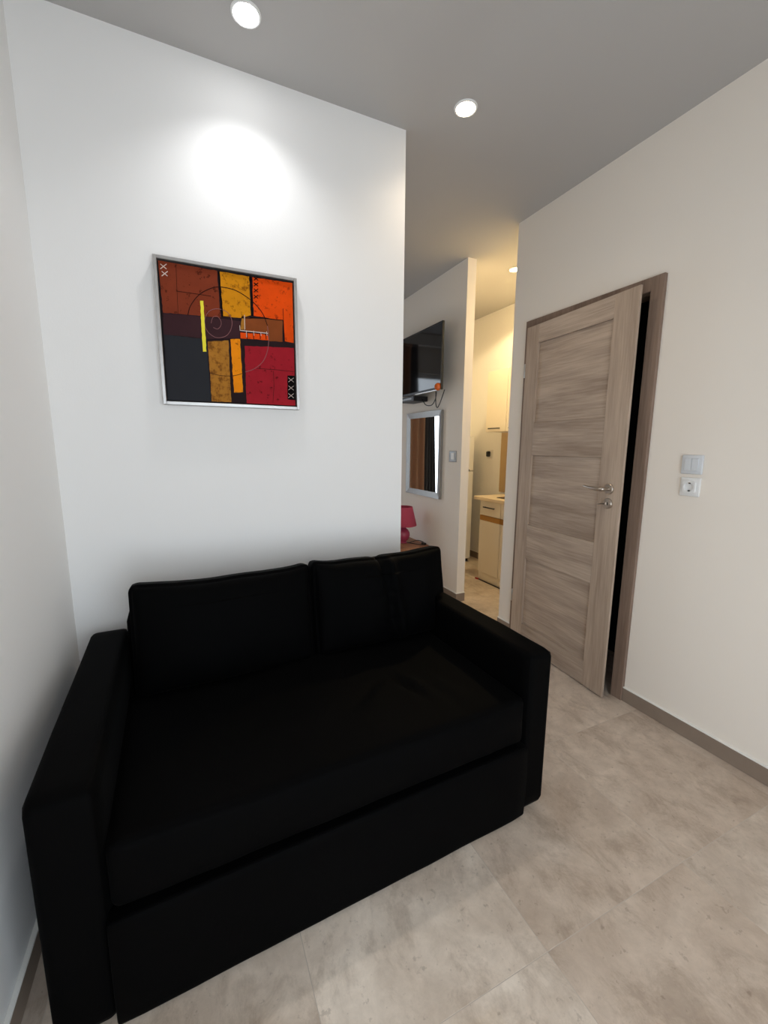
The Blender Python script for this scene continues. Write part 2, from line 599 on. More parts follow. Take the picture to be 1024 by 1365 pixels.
SW = 0.108
stile(0, SW, .036, SW)
stile(LW - .135, LW, LW - .135, LW - .034)
yl, yr = SW, LW - .135
for z0, z1 in ((1.925, LZ1), (1.255, 1.455), (0.590, 0.812), (LZ0, 0.142)):
    lbox('rail', yl, yr, z0, z1, 0.0006, LT - .0006 if z1 < LZ1 else LIP - .001, 'door_h')
for z0, z1 in ((1.455, 1.925), (0.812, 1.255), (0.142, 0.590)):
    lbox('panel', yl, yr, z0, z1, 0.0125, LT - .011, 'door_h', .0005)
# lever handle
X0 = -LIP
hy, hz = -(LW - .068), 1.103
rot_x = Matrix.Rotation(-PI / 2, 4, 'Y')      # lathe axis towards the room (-x)
ros = bm_xform(bm_lathe([(.026, 0), (.026, .006), (.023, .009), (.010, .010), (.009, .045)], 28), Matrix.Translation((X0, hy, hz)) @ rot_x)
lev = bm_tube(smooth_path([(X0 - .035, hy - .002, hz), (X0 - .048, hy + .006, hz), (X0 - .052, hy + .030, hz - .001),
                           (X0 - .050, hy + .065, hz), (X0 - .047, hy + .098, hz + .003), (X0 - .043, hy + .122, hz + .006)], 6), .009, 12,
              radii=[.0085 + .0015 * math.sin(min(1, k / 14) * PI) if k < 15 else .0085 - .0036 * (k - 15) / 15 for k in range(31)])
obj('handle', bm_join(ros, lev), 'nickel', leaf, world=False, smooth=True, angle=40)['label'] = 'brushed nickel lever handle'
kz = 1.030
esc = bm_xform(bm_lathe([(.026, 0), (.026, .006), (.023, .009)], 28), Matrix.Translation((X0, hy, kz)) @ rot_x)
turn = bm_join(bm_box(X0 - .022, X0 - .008, hy - .004, hy + .004, kz - .008, kz + .008, .001, 1),
               bm_tube([(X0 - .020, hy, kz), (X0 - .026, hy + .020, kz - .003), (X0 - .028, hy + .036, kz - .008)], .004, 8, radii=[.005, .004, .0025]))
obj('lock_rosette', bm_join(esc, turn), 'nickel', leaf, world=False, smooth=True, angle=40)
obj('keyhole', bm_box(X0 - .0095, X0 - .0085, hy - .008, hy - .003, kz - .008, kz + .006), 'hole', leaf, world=False)
for z in (1.78, 0.30):
    h = bm_xform(bm_lathe([(.0055, -.042), (.0065, -.04), (.0065, .04), (.0055, .042)], 12), Matrix.Translation((HX - .006, 2.132, z)))
    obj('hinge', h, 'steel', door, smooth=True, angle=40)


# ------------------------------------------------------------------ black sofa
SOFA_ROT = math.radians(2.0)
sofa = thing('sofa', 'black velvet two-seat sofa with loose back pillows', 'sofa', (0.386, 0.9595, 0), SOFA_ROT)
W2, DEP, ARM_H = 0.732, 0.878, 0.612


def nz(x, y, z, s):
    return noise.noise(Vector((x * s, y * s, z * s)))


def put(bm, x, y, z, rx=0.0, rz=0.0):
    return bm_xform(bm, Matrix.Translation((x, y, z)) @ Matrix.Rotation(rz, 4, 'Z') @ Matrix.Rotation(rx, 4, 'X'))


def arm_fn(u, p):
    p = p.copy()
    p.x += (1 - abs(u.z) ** 4) * (1 - abs(u.y) ** 4) * 0.004 * u.x
    p.z += 0.003 * nz(p.x, p.y, p.z, 9) * (u.z > 0.5)
    return p


for side, wdt in ((-1, .128), (1, .115)):
    xc = side * (W2 - wdt / 2)
    bm = put(bm_cushion(wdt, DEP - .004, ARM_H - .012, .024, 18, arm_fn), xc, DEP / 2, .012 + (ARM_H - .012) / 2)
    obj('armrest', bm, 'velvet', sofa, world=False, smooth=True)
XA, XB = -W2 + .128, W2 - .115
# backrest frame
bm = put(bm_cushion(XB - XA - .004, .13, .69, .03, 14), (XA + XB) / 2, DEP - .068, .015 + .345)
obj('backrest', bm, 'velvet', sofa, world=False, smooth=True)
# front panel (pull-out base)
bm = put(bm_cushion(XB - XA + .012, .05, .278, .012, 18, lambda u, p: Vector((p.x, p.y - .004 * (1 - u.z ** 2) * (u.y < 0) + .002 * nz(p.x, 0, p.z, 7), p.z))),
         (XA + XB) / 2, .011, .008 + .139)
obj('front_panel', bm, 'velvet', sofa, world=False, smooth=True)


def seat_fn(u, p):
    p = p.copy()
    edge = (1 - abs(u.x) ** 3) * (1 - abs(u.y) ** 3)
    if u.z > 0:
        p.z += 0.018 * edge * u.z
        # sat-in hollows and a diagonal fold
        for cx, cy, r, a in ((-.28, .02, .22, -.016), (.30, .05, .20, -.014)):
            dd = ((p.x - cx) ** 2 + (p.y - cy) ** 2) / (r * r)
            p.z += a * math.exp(-dd) * u.z
        # folds pressed into the velvet, running from the middle towards the right-hand corner
        for fx, fy, sl, wd, ln, dp in ((.275, -.11, -.25, .016, .09, -.016), (.12, -.10, 1.1, .022, .13, -.010), (.36, -.20, -.2, .022, .12, -.006)):
            f = (p.x - fx) - sl * (p.y - fy)
            g_ = (p.y - fy) + sl * (p.x - fx)
            p.z += (dp * math.exp(-(f / wd) ** 2) - dp * .6 * math.exp(-((f - wd * 2) / (wd * 1.5)) ** 2)) * math.exp(-(g_ / ln) ** 2) * u.z
        p.z += 0.005 * nz(p.x, p.y, 0.3, 7) * edge
    if u.y < -0.2:
        p.y -= 0.012 * (1 - u.z ** 2) * (1 - abs(u.x) ** 6)
        p.y += 0.003 * nz(p.x, 2.0, p.z, 10)
    return p


bm = put(bm_cushion(XB - XA - .004, .70, .168, .022, 72, seat_fn), (XA + XB) / 2, .355, .292 + .0825)
obj('seat_cushion', bm, 'velvet', sofa, world=False, smooth=True)


CREASE = -0.016


def pillow(x0, x1, zt, seed, crease=None, over_arm=False):
    w = x1 - x0
    hgt, thk = 0.385, 0.17

    def fn(u, p):
        p = p.copy()
        e = (1 - abs(u.x) ** 2.5) * (1 - abs(u.z) ** 2.5)
        p.y *= (0.45 + 0.62 * max(0, e) ** 0.5)
        # corners pulled in / ears out
        p.z += 0.012 * abs(u.x) ** 6 * (u.z > 0.6) - 0.006 * (1 - abs(u.x) ** 2) * (u.z > .6)
        p.z += 0.006 * nz(p.x * 1.3 + seed, 0, 0, 5) * (u.z > 0.2)
        p.y += 0.010 * nz(p.x + seed, p.z * .6, 1.0, 8) * (u.y < 0)
        if crease is not None:
            c = p.x - crease - 0.12 * (0.19 - p.z)
            p.y += 0.050 * math.exp(-(c / .012) ** 2) * (u.y < 0) * (0.35 + 0.65 * max(0, u.z + .6) / 1.6)
            p.y -= 0.018 * math.exp(-((c - .035) / .02) ** 2) * (u.y < 0)
            p.z -= 0.007 * math.exp(-(c / .02) ** 2) * (u.z > 0.6)
            # small wrinkles fanning out of the fold
            for zz, sl in ((.10, .5), (.04, -.3), (-.03, .6), (-.09, .2)):
                dz = p.z - zz - sl * abs(c)
                p.y += .0045 * math.exp(-(dz / .012) ** 2) * math.exp(-(abs(c) / .07) ** 2) * (u.y < 0)
        if over_arm and p.z < -0.02:
            # the lower part is squeezed in beside the arm
            lim = XB - 0.004 - (x0 + x1) / 2
            if p.x > lim:
                p.x = lim + (p.x - lim) * 0.02
        return p
    bm = bm_cushion(w, thk, hgt, .034, 64, fn)
    return put(bm, (x0 + x1) / 2, .655, zt - hgt / 2, math.radians(-9))


bp = obj('back_pillow', pillow(-.578, .056, .828, 1.0), 'velvet', sofa, world=False, smooth=True)
bp = obj('back_pillow', pillow(.062, .700, .834, 4.0, crease=CREASE, over_arm=True), 'velvet', sofa, world=False, smooth=True)
for x in (-W2 + .07, W2 - .06):
    for y in (.06, DEP - .06):
        obj('foot', put(bm_lathe([(.02, 0), (.022, .014)], 16), x, y, 0), 'black', sofa, world=False)


# ------------------------------------------------------------------ framed abstract painting
PX0, PX1, PZ0, PZ1 = -0.0765, 0.4525, 1.461, 1.994
painting = thing('painting', 'square abstract painting in a slim silver frame above the sofa', 'painting', ((PX0 + PX1) / 2, D, PZ0))
FW = 0.0125
yb, yf = D - .001, D - .036
for nm, b in (('frame_side', (PX0, PX0 + FW, PZ0, PZ1)), ('frame_side', (PX1 - FW, PX1, PZ0, PZ1)),
              ('frame_side', (PX0 + FW, PX1 - FW, PZ1 - FW, PZ1)), ('frame_side', (PX0 + FW, PX1 - FW, PZ0, PZ0 + FW))):
    obj(nm, bm_box(b[0], b[1], yf, yb, b[2], b[3], .0015, 1), 'silver', painting)
CX0, CX1, CZ0, CZ1 = PX0 + FW + .005, PX1 - FW - .005, PZ0 + FW + .005, PZ1 - FW - .005
YC = D - .028
obj('backing', bm_box(PX0 + FW, PX1 - FW, D - .010, yb, PZ0 + FW, PZ1 - FW), 'canvas_edge', painting)
canvas = obj('canvas', bm_box(CX0, CX1, YC, D - .010, CZ0, CZ1), plain('plum_black_paint', srgb(40, 28, 30), 0.7, spec=.05, var=.25, scale=14), painting)
_Hm = ((0.0010667085849351441, -8.710401462784016e-05, -0.07344761998662315),
       (2.7317038004000178e-05, -0.0011655269548373442, 1.1113936911927504),
       (-0.00014500046298169107, -5.093359528703916e-05, 1.0))


def cv(x, y):
    """sketch coordinates of the design -> point on the canvas plane"""
    a, b, c = (r[0] * x + r[1] * y + r[2] for r in _Hm)
    u, v = min(1, max(0, a / c)), min(1, max(0, b / c))
    return CX0 + u * (CX1 - CX0), CZ0 + v * (CZ1 - CZ0)


def paint_mat(name, col, var=.22, worn=0.0):
    m = plain(name, srgb(*col), 0.6, spec=.08, var=var, scale=16, bump=.2)
    if worn:
        nt = m.node_tree
        b = nt.nodes['Principled BSDF']
        lk = b.inputs['Base Color'].links[0]
        src = lk.from_socket
        tc = [n for n in nt.nodes if n.type == 'TEX_COORD'][0]
        n2 = nt.nodes.new('ShaderNodeTexNoise')
        n2.inputs['Scale'].default_value = 42
        n2.inputs['Detail'].default_value = 8
        n2.inputs['Roughness'].default_value = .7
        nt.links.new(tc.outputs['Object'], n2.inputs['Vector'])
        rp = nt.nodes.new('ShaderNodeValToRGB')
        rp.color_ramp.elements[0].position = .36
        rp.color_ramp.elements[0].color = (.42, .36, .32, 1)
        rp.color_ramp.elements[1].position = .36 + worn
        rp.color_ramp.elements[1].color = (1, 1, 1, 1)
        nt.links.new(n2.outputs['Fac'], rp.inputs[0])
        mx = nt.nodes.new('ShaderNodeMix')
        mx.data_type, mx.blend_type = 'RGBA', 'MULTIPLY'
        mx.inputs[0].default_value = 1
        nt.links.new(src, mx.inputs[6])
        nt.links.new(rp.outputs[0], mx.inputs[7])
        nt.links.new(mx.outputs[2], b.inputs['Base Color'])
    return m


_layer = [0]


def flat_on_canvas(name, poly, mat, level=1):
    y1 = YC + .0002
    y0 = YC - .0004 * level
    bm = bmesh.new()
    a = [bm.verts.new((x, y0, z)) for x, z in poly]
    b = [bm.verts.new((x, y1, z)) for x, z in poly]
    bm.faces.new(a); bm.faces.new(list(reversed(b)))
    n = len(poly)
    for k in range(n):
        bm.faces.new((a[k], b[k], b[(k + 1) % n], a[(k + 1) % n]))
    bmesh.ops.recalc_face_normals(bm, faces=bm.faces[:])
    return bm


def field(pts, mat, level=1):
    # ragged hand-painted edges
    q = [cv(*p) for p in pts]
    out = []
    for k in range(len(q)):
        a, b = Vector(q[k]), Vector(q[(k + 1) % len(q)])
        n = max(1, int((b - a).length / .012))
        for s in range(n):
            c = a.lerp(b, s / n)
            if s and CX0 + .002 < c.x < CX1 - .002 and CZ0 + .002 < c.y < CZ1 - .002:
                c += Vector((random.uniform(-1, 1), random.uniform(-1, 1))) * .0011
            out.append((c.x, c.y))
    obj('colour_field', flat_on_canvas('colour_field', out, mat, level), mat, painting)


m_rust = paint_mat('rust_brown_paint', (122, 52, 30), worn=.05)
m_amber = paint_mat('amber_paint', (206, 134, 16), worn=.10)
m_orng = paint_mat('orange_red_paint', (224, 74, 6), worn=.07)
m_brown = paint_mat('chestnut_paint', (128, 66, 30))
m_plum = paint_mat('dark_plum_paint', (58, 34, 38))
m_char = paint_mat('charcoal_paint', (42, 43, 47), var=.08)
m_ochre = paint_mat('ochre_paint', (168, 112, 40), worn=.16)
m_bright = paint_mat('bright_orange_paint', (240, 138, 12), worn=.08)
m_red = paint_mat('crimson_paint', (152, 26, 38), worn=.05)
m_yel = paint_mat('lemon_paint', (236, 222, 64), var=.05)
m_line = plain('thin_dark_line_paint', srgb(52, 24, 20), .7, spec=.04)
m_lineblk = plain('black_stitch_paint', srgb(16, 12, 12), .7, spec=.04)
m_linelt = plain('pale_line_paint', srgb(214, 196, 186), .6)
m_linepk = plain('rosy_line_paint', srgb(128, 78, 78), .6)

field([(78, 112), (438, 172), (462, 455), (112, 430)], m_rust)
field([(112, 432), (470, 462), (580, 475), (578, 578), (380, 585), (118, 560)], m_plum)
field([(118, 562), (378, 588), (408, 962), (147, 957)], m_char)
field([(455, 176), (633, 204), (645, 438), (585, 455), (478, 445)], m_amber)
field([(652, 208), (893, 240), (903, 600), (850, 590), (842, 465), (662, 440)], m_orng)
field([(612, 450), (836, 465), (836, 594), (756, 592), (745, 545), (615, 528)], m_brown)
field([(582, 542), (745, 552), (757, 586), (584, 578)], m_orng)
field([(590, 442), (611, 445), (612, 527), (582, 524)], m_ochre)
field([(386, 600), (510, 592), (530, 962), (412, 960)], m_ochre)
field([(522, 584), (580, 582), (601, 900), (546, 904)], m_bright)
field([(608, 622), (907, 630), (915, 975), (622, 967)], m_red)
field([(866, 796), (912, 797), (915, 942), (868, 938)], m_lineblk, 2)
field([(337, 355), (357, 355), (378, 662), (357, 662)], m_yel, 3)


def stroke(pts, w, mat, level=2, name='brush_line'):
    q = [Vector(cv(*p)) for p in pts]
    bm = bmesh.new()
    y0 = YC - .0004 * level - .0002
    pr = []
    for i, p in enumerate(q):
        t = (q[min(i + 1, len(q) - 1)] - q[max(i - 1, 0)])
        t = t.normalized() if t.length > 1e-7 else Vector((1, 0))
        n = Vector((-t.y, t.x)) * w / 2
        pr.append((bm.verts.new((p.x + n.x, y0, p.y + n.y)), bm.verts.new((p.x - n.x, y0, p.y - n.y)),
                   bm.verts.new((p.x + n.x, YC, p.y + n.y)), bm.verts.new((p.x - n.x, YC, p.y - n.y))))
    for a, b in zip(pr[:-1], pr[1:]):
        bm.faces.new((a[0], a[1], b[1], b[0]))
        bm.faces.new((a[0], b[0], b[2], a[2]))
        bm.faces.new((a[1], a[3], b[3], b[1]))
    bmesh.ops.recalc_face_normals(bm, faces=bm.faces[:])
    obj(name, bm, mat, painting)


def curve2(pts, n=8):
    return [(p.x, p.y) for p in smooth_path([(x, y, 0) for x, y in pts], n)]


stroke(curve2([(263, 445), (280, 385), (330, 320), (395, 282), (455, 270), (540, 285), (610, 322), (670, 370), (718, 430), (745, 500)]), .0030, m_line)
stroke(curve2([(745, 500), (752, 570), (748, 640), (722, 710), (670, 758), (612, 780)]), .0020, m_linepk)
stroke(curve2([(612, 782), (560, 800), (500, 806), (440, 800), (398, 788)]), .0020, m_line)
stroke(curve2([(372, 520), (366, 470), (390, 420), (440, 402), (500, 420), (530, 470), (525, 525), (495, 565), (440, 576), (395, 552), (372, 520)]), .0020, m_linepk)
stroke(curve2([(405, 490), (415, 455), (440, 448), (462, 470), (465, 500), (445, 524), (418, 515)]), .0018, m_linepk)
stroke([(188, 130), (196, 300), (205, 440)], .0012, m_line)
stroke([(192, 298), (300, 312), (402, 326)], .0018, m_line)
stroke([(448, 175), (462, 330), (474, 450)], .0055, m_lineblk)
stroke([(641, 206), (650, 330), (653, 442)], .0055, m_lineblk)
stroke([(585, 455), (720, 455), (838, 465)], .0030, m_lineblk)
stroke([(838, 395), (842, 490), (848, 592)], .0022, m_lineblk)
stroke([(680, 757), (790, 762), (903, 772)], .0018, m_line)
stroke([(782, 770), (786, 860), (780, 960)], .0014, m_line)
stroke([(578, 530), (660, 537), (748, 545)], .0028, m_linelt, 3)
stroke([(606, 437), (609, 525)], .0022, m_linelt, 3)
for xx, a, b in ((618, 530, 572), (662, 532, 560), (705, 540, 562), (740, 534, 560), (578, 500, 532)):
    stroke([(xx, a), (xx + 2, b)], .0020, m_linelt, 3)
for xx in (622, 660, 700, 735):
    stroke([(xx, 545), (xx + 3, 582)], .0028, m_lineblk)


def cross(x, y, s, mat, w, lvl=3):
    stroke([(x - s, y - s * .8), (x + s, y + s * .8)], w, mat, lvl, 'stitch_mark')
    stroke([(x - s, y + s * .8), (x + s, y - s * .8)], w, mat, lvl, 'stitch_mark')


cross(112, 150, 19, m_linelt, .0026)
cross(120, 194, 18, m_linelt, .0026)
for y in (217, 252, 288, 326):
    cross(675, y, 13, m_lineblk, .0030)
for y in (822, 870, 916):
    cross(888, y, 16, m_linelt, .0014)


# ------------------------------------------------------------------ ceiling downlights
def downlight(x, y, label, power, color, size=118, blend=.55, emis=30):
    t = thing('downlight', label, 'downlight', (x, y, H), group='ceiling downlights')
    ring = bm_lathe([(.0385, -.002), (.040, -.005), (.044, -.006), (.048, -.004), (.049, 0), (.0385, 0)], 36, cap=False)
    bmesh.ops.translate(ring, vec=(x, y, H), verts=ring.verts)
    obj('rim', ring, 'plastic_w', t, smooth=True, angle=50)
    lens = bm_lathe([(.005, -.0095), (.026, -.0085), (.039, -.004), (.039, 0)], 32)
    bmesh.ops.translate(lens, vec=(x, y, H), verts=lens.verts)
    obj('lens', lens, plain('lit_lens', (1, 1, 1, 1), .4, emit=color + (1,), estr=emis), t, smooth=True)
    d = bpy.data.lights.new('spot', 'SPOT')
    d.energy = power
    d.color = color
    d.spot_size = math.radians(size)
    d.spot_blend = blend
    d.shadow_soft_size = .025
    o = bpy.data.objects.new('spot', d)
    COL.objects.link(o)
    o.location = (0, 0, -.035)
    o.parent = t
    return t


downlight(0.258, 1.658, 'round white downlight in the ceiling above the painting', 11.5, (.98, .985, 1.0), 124, 1.0)
downlight(1.139, 1.671, 'round downlight in the ceiling between painting wall and oak door', 8, (1.0, .80, .56), 140, 1.0)
downlight(2.457, 2.842, 'small warm downlight in the kitchen ceiling', 50, (1.0, .76, .40), 154, .15)

# ------------------------------------------------------------------ switches and sockets
def plate(t, y0, y1, z0, z1, x, mat, th=.009):
    bm = bm_box(x - th, x, y0, y1, z0, z1, .004, 3)
    return obj('cover_plate', bm, mat, t, smooth=True, angle=40)


t = thing('light_switch', 'white double rocker light switch above the wall socket', 'light switch', (XR, 1.098, 1.196))
plate(t, 1.056, 1.141, 1.196, 1.279, XR, 'plastic_g', .011)
for a, b in ((1.0705, 1.0980), (1.0990, 1.1265)):
    obj('rocker', bm_box(XR - .0155, XR - .009, a, b, 1.211, 1.264, .002, 2), 'plastic_g', t)

t = thing('wall_socket', 'white round-pin wall socket below the light switch', 'socket', (XR, 1.097, 1.099))
ry = Matrix.Rotation(-PI / 2, 4, 'Y')
plate(t, 1.056, 1.138, 1.099, 1.181, XR, 'plastic_w', .009)
sk = bmesh.new()
n_ = 32
sq, ci, cb_ = [], [], []
for k in range(n_):
    an = 2 * PI * (k + .5) / n_
    c_, s_ = math.cos(an), math.sin(an)
    q_ = .0262 / (abs(c_) ** 8 + abs(s_) ** 8) ** .125
    sq.append((sk.verts.new((XR - .007, 1.097 + q_ * c_, 1.140 + q_ * s_)), sk.verts.new((XR - .0175, 1.097 + q_ * c_ * .97, 1.140 + q_ * s_ * .97))))
    ci.append(sk.verts.new((XR - .0175, 1.097 + .0198 * c_, 1.140 + .0198 * s_)))
    cb_.append(sk.verts.new((XR - .0080, 1.097 + .0188 * c_, 1.140 + .0188 * s_)))
for k in range(n_):
    j = (k + 1) % n_
    sk.faces.new((sq[k][0], sq[j][0], sq[j][1], sq[k][1]))
    sk.faces.new((sq[k][1], sq[j][1], ci[j], ci[k]))
    sk.faces.new((ci[k], ci[j], cb_[j], cb_[k]))
sk.faces.new(cb_)
bmesh.ops.recalc_face_normals(sk, faces=sk.faces[:])
obj('insert', sk, 'plastic_w', t)
for dy in (-.0095, .0095):
    obj('pin_hole', bm_xform(bm_lathe([(.0032, 0), (.0032, .0010)], 12), Matrix.Translation((XR - .0079, 1.097 + dy, 1.140)) @ ry), 'hole', t)
for dz in (-.0165, .0165):
    obj('earth_clip', bm_box(XR - .0150, XR - .0080, 1.0940, 1.1000, 1.140 + dz - .0024, 1.140 + dz + .0024), 'hole', t)

t = thing('wall_switch', 'silver framed rocker switch on the wall beside the mirror', 'light switch', (XR, 2.935, 1.178))
plate(t, 2.886, 2.986, 1.178, 1.268, XR, 'plastic_s', .011)
obj('rocker', bm_box(XR - .0165, XR - .009, 2.908, 2.950, 1.196, 1.250, .003, 2), 'plastic_w', t)

# ------------------------------------------------------------------ mirror
t = thing('wall_mirror', 'rectangular wall mirror in a brushed silver frame below the television', 'mirror', (XR, 3.40, .845))
MY0, MY1, MZ0, MZ1, MF = 3.098, 3.722, .845, 1.612, .050
x0, x1 = XR - .026, XR - .001


def mitre(pts):
    """moulding side: quad in (y,z), inner edge sloping back to the glass"""
    bm = bmesh.new()
    (a, b, c, d) = pts        # a,b outer; c,d inner
    f = [bm.verts.new((x0, *a)), bm.verts.new((x0, *b)), bm.verts.new((x0 + .010, *c)), bm.verts.new((x0 + .010, *d))]
    k = [bm.verts.new((x1, *a)), bm.verts.new((x1, *b)), bm.verts.new((x1, *c)), bm.verts.new((x1, *d))]
    bm.faces.new(f); bm.faces.new(list(reversed(k)))
    for i in range(4):
        j = (i + 1) % 4
        bm.faces.new((f[i], k[i], k[j], f[j]))
    bmesh.ops.recalc_face_normals(bm, faces=bm.faces[:])
    return bm


iy0, iy1, iz0, iz1 = MY0 + MF, MY1 - MF, MZ0 + MF, MZ1 - MF
for q in (((MY0, MZ0), (MY0, MZ1), (iy0, iz1), (iy0, iz0)), ((MY1, MZ0), (MY1, MZ1), (iy1, iz1), (iy1, iz0)),
          ((MY0, MZ1), (MY1, MZ1), (iy1, iz1), (iy0, iz1)), ((MY0, MZ0), (MY1, MZ0), (iy1, iz0), (iy0, iz0))):
    obj('frame_side', mitre(q), 'silver_dark', t)
obj('mirror_glass', bm_box(x0 + .014, x0 + .017, iy0 - .004, iy1 + .004, iz0 - .004, iz1 + .004), 'mirror', t)

# ------------------------------------------------------------------ television
tv = thing('television', 'black flat television on a wall bracket above the mirror', 'television', (XR, 3.43, 1.735))
TY0, TY1, TZ0, TZ1, TX = 2.945, 3.90, 1.755, 2.275, 1.862
obj('body', bm_join(bm_box(TX + .003, TX + .016, TY0, TY1, TZ0, TZ1, .003, 2), bm_box(TX + .014, TX + .048, TY0 + .12, TY1 - .12, TZ0 + .02, TZ1 - .15, .008, 2)), 'black', tv)
BE = .012
for b in ((TY0, TY0 + BE, TZ0, TZ1), (TY1 - BE, TY1, TZ0, TZ1), (TY0 + BE, TY1 - BE, TZ1 - BE, TZ1), (TY0 + BE, TY1 - BE, TZ0, TZ0 + .022)):
    obj('bezel', bm_box(TX - .003, TX + .004, *b, .001, 1), 'black', tv)
obj('screen', bm_box(TX, TX + .004, TY0 + BE, TY1 - BE, TZ0 + .022, TZ1 - BE), 'screen', tv)
obj('chrome_trim', bm_box(TX - .006, TX + .002, TY0 + .004, TY0 + .42, TZ0 - .004, TZ0 + .004, .001, 1), 'steel', tv)
obj('wall_bracket', bm_join(bm_box(XR - .013, XR - .001, 3.30, 3.56, 1.90, 2.14, .002, 1), bm_box(TX + .045, XR - .010, 3.39, 3.47, 1.97, 2.07, .003, 1)), 'black', tv)
st = bm_xform(bm_lathe([(.004, -.014), (.018, -.012), (.027, -.006), (.030, 0), (.027, .006), (.018, .012), (.004, .014)], 28),
              Matrix.Translation((TX - .012, TY0 + .028, TZ0 + .022)) @ Matrix.Rotation(math.radians(58), 4, 'Z') @ ry)
obj('button', st, 'orange', tv, smooth=True)['label'] = 'round orange button on the lower corner'
# black receiver box under the set, with its cables
bx = thing('receiver_box', 'black receiver box hanging under the television', 'receiver', (XR, 3.55, 1.70))
obj('box', bm_box(1.84, 1.985, 3.36, 3.62, 1.700, 1.745, .004, 2), 'black', bx)
obj('label_strip', bm_box(1.8385, 1.8405, 3.40, 3.58, 1.716, 1.730), 'plastic_s', bx)
cb = thing('television_cables', 'thin black cables looping below the television', 'cable', (XR, 3.2, 1.65))
obj('cable', bm_tube(smooth_path([(1.93, 3.36, 1.72), (1.93, 3.30, 1.665), (1.93, 3.20, 1.655), (1.93, 3.14, 1.70), (1.93, 3.13, 1.76)], 8), .004, 8), 'black', cb, smooth=True)
obj('cable', bm_tube(smooth_path([(1.92, 3.12, 1.76), (1.92, 3.115, 1.66), (1.92, 3.09, 1.625), (1.92, 3.05, 1.66), (1.92, 2.985, 1.76)], 8), .004, 8), 'black', cb, smooth=True)

# ------------------------------------------------------------------ nightstand and pink lamp
NX0, NX1, NY0, NY1, NZ = 1.56, 1.978, 3.24, 3.66, .395
ns = thing('nightstand', 'low brown wooden nightstand in the corner behind the sofa', 'nightstand', (1.77, 3.45, 0))
obj('top', bm_box(NX0, NX1, NY0, NY1, NZ - .022, NZ, .002, 1), 'oak', ns)
for b in ((NY0 + .004, NY0 + .022), (NY1 - .022, NY1 - .004)):
    obj('side_panel', bm_box(NX0 + .018, NX1 - .004, b[0], b[1], 0, NZ - .022), 'oak', ns)
obj('back_panel', bm_box(NX1 - .016, NX1 - .004, NY0 + .022, NY1 - .022, .04, NZ - .022), 'oak', ns)
obj('bottom_panel', bm_box(NX0 + .018, NX1 - .016, NY0 + .022, NY1 - .022, .04, .058), 'oak', ns)
dr = obj('drawer', bm_box(NX0, NX0 + .018, NY0 + .006, NY1 - .006, .215, NZ - .026, .0015, 1), 'oak', ns)
obj('handle', bm_box(NX0 - .016, NX0, 3.40, 3.50, .290, .300, .002, 1), 'black', dr)
dr = obj('drawer', bm_box(NX0, NX0 + .018, NY0 + .006, NY1 - .006, .045, .211, .0015, 1), 'oak', ns)
obj('handle', bm_box(NX0 - .016, NX0, 3.40, 3.50, .125, .135, .002, 1), 'black', dr)

lx, ly = 1.80, 3.45
lamp = thing('table_lamp', 'pink table lamp with round base and conical shade on the nightstand', 'lamp', (lx, ly, NZ))


def at(bm):
    return bm_xform(bm, Matrix.Translation((lx, ly, NZ)))


obj('base', at(bm_lathe([(.036, 0), (.040, .004), (.036, .012), (.030, .018), (.046, .030), (.060, .052), (.066, .078), (.062, .104),
                         (.048, .128), (.028, .144), (.016, .152), (.014, .175)], 36)), 'pink', lamp, smooth=True, angle=60)
obj('socket_stem', at(bm_lathe([(.012, .174), (.012, .215)], 16)), 'plastic_w', lamp, smooth=True, angle=40)
obj('shade', at(bm_lathe([(.126, .170), (.128, .172), (.086, .348), (.083, .348), (.122, .173)], 40, cap=False)), 'pink_shade', lamp, smooth=True, angle=60)
obj('shade_ring', at(bm_join(bm_box(-.084, .084, -.002, .002, .205, .209), bm_box(-.002, .002, -.084, .084, .205, .209))), 'steel', lamp)
cord = obj('cord', bm_tube(smooth_path([(lx + .03, ly - .03, NZ + .008), (1.87, 3.36, NZ + .004), (1.93, 3.30, NZ + .004), (1.955, 3.33, NZ + .018),
                                 (1.93, 3.40, NZ + .022), (1.86, 3.42, NZ + .004), (lx + .05, ly - .06, NZ + .004)], 7), .0035, 8), 'black', lamp, smooth=True)
obj('inline_switch', bm_box(1.935, 1.962, 3.285, 3.335, NZ + .001, NZ + .018, .004, 2), 'black', lamp)

# ------------------------------------------------------------------ kitchen
fr = thing('fridge', 'white freestanding fridge-freezer at the end of the kitchen', 'fridge', (2.565, 4.08, 0))
FX0, FX1, FY0, FY1 = 2.29, 2.842, 3.79, 4.36
obj('body', bm_box(FX0, FX1, FY0 + .055, FY1, .03, 1.41, .006, 2), 'fridge', fr)
dd = obj('freezer_door', bm_box(FX0, FX1, FY0, FY0 + .052, 1.040, 1.408, .008, 3), 'fridge', fr)
obj('handle', bm_box(FX0 + .02, FX1 - .05, FY0 - .004, FY0 + .010, 1.040, 1.052, .002, 1), 'black', dd)
obj('fridge_door', bm_box(FX0, FX1, FY0, FY0 + .052, .045, 1.030, .008, 3), 'fridge', fr)
obj('plinth', bm_box(FX0 + .01, FX1 - .01, FY0 + .03, FY1 - .02, .006, .032), 'black', fr)
for x in (FX0 + .05, FX1 - .05):
    for y in (FY0 + .07, FY1 - .07):
        obj('foot', bm_xform(bm_lathe([(.018, 0), (.018, .03)], 14), Matrix.Translation((x, y, 0))), 'black', fr)

